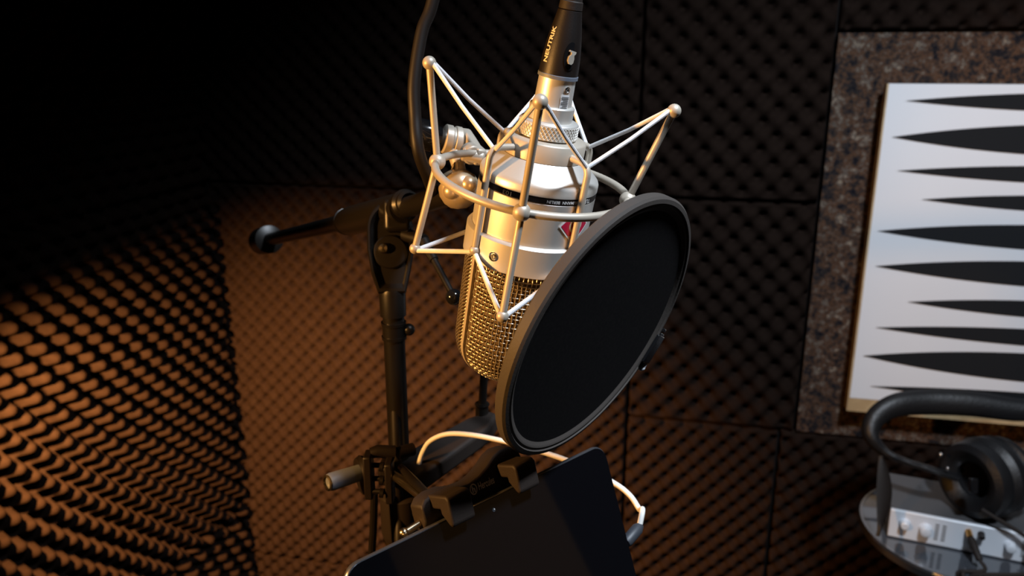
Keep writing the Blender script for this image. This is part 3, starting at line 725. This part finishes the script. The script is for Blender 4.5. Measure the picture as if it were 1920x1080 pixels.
# black cord hanging from the clamp
tag(build('hanging_cord', MB().tube(cat_rom([P(702, 925, .545), P(700, 990, .55), P(697, 1060, .555), P(700, 1200, .56), P(700, 1200, .56)-Vector((0, 0, .5)), Vector((P(700, 1200, .56).x, P(700, 1200, .56).y, .006)), Vector((P(700, 1200, .56).x-.1, P(700, 1200, .56).y+.04, .004))], 8), .0026, 10), M['dark_metal']), 'thin black cord hanging down from the pole clamp', 'cord')

# charging cable
uc = thing('charging_cable', 'thin white charging cable curving behind the clip and into the tablet side', 'cable', T(TW, .06, 0))
pg = T(TW+.001, .0605, -.0035); pg2 = pg+we*.014-wd*.004
pts = [P(782, 895, .555), P(786, 868, .552), P(794, 845, .548), P(808, 826, .543), P(838, 814, .538), P(880, 815, .532), P(930, 824, .525), P(985, 838, .52), P(1060, 862, .515), P(1110, 885, .51), P(1155, 908, .505), P(1182, 930, .50), P(1199, 955, .495), pg2+we*.006-wd*.008, pg2]
build('cord', MB().tube(cat_rom(pts, 8), .0017, 12), M['white_cable'], uc)
mb = MB().tube([pg, pg+(pg2-pg)*.1, pg+(pg2-pg)*.85, pg2+(pg2-pg)*.1], [.0030, .0036, .0036, .0020], 16); build('plug', mb, M['plug'], uc)

# ------------------------------------------------------------------ round table, preamp, headphones
TZ = .86
def circ3(a, b, c):
    ax, ay, bx_, by_, cx_, cy_ = a.x, a.y, b.x, b.y, c.x, c.y
    d = 2*(ax*(by_-cy_)+bx_*(cy_-ay)+cx_*(ay-by_))
    ux = ((ax*ax+ay*ay)*(by_-cy_)+(bx_*bx_+by_*by_)*(cy_-ay)+(cx_*cx_+cy_*cy_)*(ay-by_))/d
    uy = ((ax*ax+ay*ay)*(cx_-bx_)+(bx_*bx_+by_*by_)*(ax-cx_)+(cx_*cx_+cy_*cy_)*(bx_-ax))/d
    return Vector((ux, uy)), math.hypot(ax-ux, ay-uy)
tcn, trd = circ3(on_z(1619, 935, TZ), on_z(1652, 1020, TZ), on_z(1770, 1082, TZ))
print('TABLE', tcn, trd)
trd = min(trd, .40)
rt = thing('round_table', 'round glossy black table with metal edge in the right corner', 'table', (tcn.x, tcn.y, 0))
mb = MB().lathe([(TZ-.012, .001), (TZ-.012, trd-.004), (TZ, trd-.004), (TZ, .001)], (tcn.x, tcn.y, 0), (0, 0, 1), 96); build('table_top', mb, M['table'], rt)
mb = MB().lathe([(TZ-.014, trd-.004), (TZ-.014, trd), (TZ-.002, trd+.002), (TZ+.0015, trd), (TZ+.0015, trd-.004)], (tcn.x, tcn.y, 0), (0, 0, 1), 96); build('edge_band', mb, M['table_edge'], rt)
mb = MB().lathe([(0, .16), (.01, .16), (.02, .03), (.05, .022), (TZ-.02, .022), (TZ-.012, .06)], (tcn.x, tcn.y, 0), (0, 0, 1), 32); build('pedestal', mb, M['dark_metal'], rt)

pa = on_z(1663, 1004, TZ+.001); pb = on_z(1925, 1056, TZ+.001); dx = (pb-pa).normalized(); dy = Vector((-dx.y, dx.x, 0)); DH = .048; DW = .34; DD = .125
pr = thing('audio_preamp', 'silver audio unit with knobs lying on the round table', 'audio device', pa+dx*DW/2+dy*DD/2)
def Q(x, z, y=0): return pa+dx*x+Vector((0, 0, z))+dy*y
mb = MB().box(Q(DW/2, DH/2, DD/2+.003), dx*DW/2, dy*DD/2, Vector((0, 0, DH/2))); build('case', mb, M['alu_dark'], pr, bevel=.002)
mb = MB().box(Q(DW/2, DH/2+.001, .001), dx*DW/2, dy*.0035, Vector((0, 0, DH/2))); fp = build('front_panel', mb, M['alu'], pr, bevel=.0015)
for x, z, r, m in ((.022, .030, .0070, 'alu'), (.052, .026, .0085, 'alu'), (.118, .018, .0055, 'black'), (.128, .036, .0045, 'black'), (.168, .026, .0075, 'alu'), (.225, .034, .006, 'black'), (.222, .014, .006, 'amber'), (.26, .026, .008, 'alu'), (.30, .026, .008, 'alu')):
    mb = MB().lathe([(0, r*1.15), (.002, r*1.1), (.003, r), (.012, r*.9), (.013, r*.7), (.013, .0002)], Q(x, z, -.0025), -dy, 24); build('knob', mb, M[m], fp)
for grp in ((.068, .078), (.186, .196, .206)):
  mb = MB()
  for bxx in grp:
    for k in range(7): mb.box(Q(bxx, .012+k*.0042, -.0028), dx*.0028, dy*.0004, Vector((0, 0, .0007)))
  build('printed_scale', mb, M['dark_print'], fp)
mb = MB(); 
for x in (.015, DW-.015):
    for y in (.02, DD-.02): mb.tube([Q(x, 0, y), Q(x, .003, y)], .006, 12)

# cable runs over the table edge and down
def over_edge(a, d):
    a = Vector((a.x, a.y)); d = Vector(d).normalized(); k = 0
    while (a+d*k-tcn).length < trd+.008 and k < 1: k += .002
    e = a+d*k; m_ = a+d*k*.6
    return [Vector((a.x, a.y, TZ+.0035)), Vector((m_.x, m_.y, TZ+.0035)), Vector((e.x-d.x*.02, e.y-d.y*.02, TZ+.006)), Vector((e.x, e.y, TZ-.012)), Vector((e.x, e.y, TZ-.3)), Vector((e.x, e.y, .2)), Vector((e.x+.02, e.y, .005)), Vector((e.x+.1, e.y+.02, .005))]
# small plug cables in the preamp front
tag_ = thing('plug_cable', 'black cable with gold-tipped plug pushed into the silver audio unit', 'cable', Q(.112, .03, -.03))
p0 = Q(.110, .038, -.004); p1 = Q(.112, .034, -.016); p2 = Q(.124, .014, -.042)
build('plug_tip', MB().tube([p0, p1], .0046, 14), M['amber'], tag_)
build('plug_housing', MB().tube([p1, p1+(p2-p1)*.1, p2], [.004, .0062, .005], 14), M['rubber'], tag_)
build('cord', MB().tube(cat_rom([p2, Q(.130, .006, -.055)]+over_edge(on_z(1797, 1076, TZ), (-.1, -1)), 8), .0028, 10), M['rubber'], tag_)

# headphones: headband arch lying over, large cups on the unit
hp = thing('headphones', 'black closed headphones resting on the silver audio unit', 'headphones', Q(.18, DH, .06))
hz = 1.255
hc = P(1850, 893, hz); ha = WV(Vector((-.93, .10, -.36)).normalized()).normalized()
rC = .061
mb = MB().lathe([(-.042, .001), (-.042, rC*.80), (-.036, rC*.93), (-.022, rC*.99), (-.018, rC*.90), (-.014, rC*.90), (-.010, rC*1.0), (.004, rC*1.02), (.012, rC*.93), (.016, rC*.86), (.016, .001)], hc, ha, 56); build('ear_cup', mb, M['leather'], hp)
mb = MB()
mb.lathe([(.014, rC*.50), (.030, rC*.46), (.040, rC*.62), (.043, rC*.78), (.038, rC*.94), (.026, rC*.98), (.014, rC*.92)], hc, ha, 56); build('ear_pad', mb, M['leather'], hp)
mb = MB().lathe([(.017, .001), (.017, rC*.5)], hc, ha, 40); build('driver_cloth', mb, M['fabric'], hp)
mb = MB().tube([P(1858, 868, hz-.065), P(1862, 895, hz-.066)], .006, 12).tube([P(1832, 935, hz-.062), P(1848, 945, hz-.064)], .006, 12); 
mb = MB().box(hc+ha*.008-WV((.045, 0, .052)), WV((.006, 0, 0)), WV((0, .011, 0)), WV((0, 0, .004))); build('hinge_block', mb, M['black_gloss'], hp, bevel=.002)
mb = MB().ball(P(1764, 853, hz-.01), .0035, 10).ball(P(1777, 879, hz-.02), .003, 10); build('hinge_pin', mb, M['steel'], hp)
bp_ = cat_rom([P(1790, 895, hz), P(1745, 880, hz), P(1700, 866, hz+.02), P(1655, 845, hz+.04), P(1632, 814, hz+.045), P(1643, 782, hz+.05), P(1680, 760, hz+.05), P(1740, 754, hz+.05), P(1820, 757, hz+.04), P(1900, 768, hz+.03), P(1975, 775, hz+.02), P(2030, 830, hz), P(2040, 890, hz)], 8)
mb = MB(); rows = []
for i, p in enumerate(bp_):
    d = (bp_[min(i+1, len(bp_)-1)]-bp_[max(i-1, 0)]).normalized(); nn = d.cross(c_fwd).normalized(); bb = c_fwd
    hw = .0055+.0155*math.sin(math.pi*min(1, max(0, (i-20)/(len(bp_)-20)))) if i > 20 else .0055
    rows.append([p+nn*math.cos(t)*hw+bb*math.sin(t)*.014 for t in [2*math.pi*k/12 for k in range(12)]])
mb.grid(rows, True, 0, True, True); build('headband', mb, M['leather'], hp)
hc2 = P(2040, 930, hz); mb = MB().lathe([(-.03, .001), (-.03, rC*.85), (-.01, rC), (.01, rC), (.03, rC*.9), (.03, .001)], hc2, -ha, 40); build('ear_cup', mb, M['leather'], hp)
# headphone lead
tag(build('headphone_cable', MB().tube(cat_rom([P(1840, 955, hz-.04), Q(.190, .050, -.020), Q(.190, .036, -.022), Q(.190, .012, -.045)]+over_edge(on_z(1826, 1082, TZ), (-.03, -1)), 8), .0032, 10), M['rubber']), 'black headphone lead hanging straight down in front of the silver unit', 'cable')
# dark strap hanging at the table's left side
mb = MB(); rows = []
for k in range(13):
    t = k/12; p = P(1652-6*t+9*math.sin(math.pi*t), 855+150*t, 1.235-.02*t); wdt = .0035+.0085*math.sin(math.pi*min(1, t*1.1))
    rows.append([p-c_right*wdt, p-c_fwd*.003, p+c_right*wdt, p+c_fwd*.003])
mb.grid(rows, True, 0, True, True); tag(build('dark_strap', mb, M['cable'], ang=60), 'dark tapered strap hanging from the headband over the table edge', 'strap')
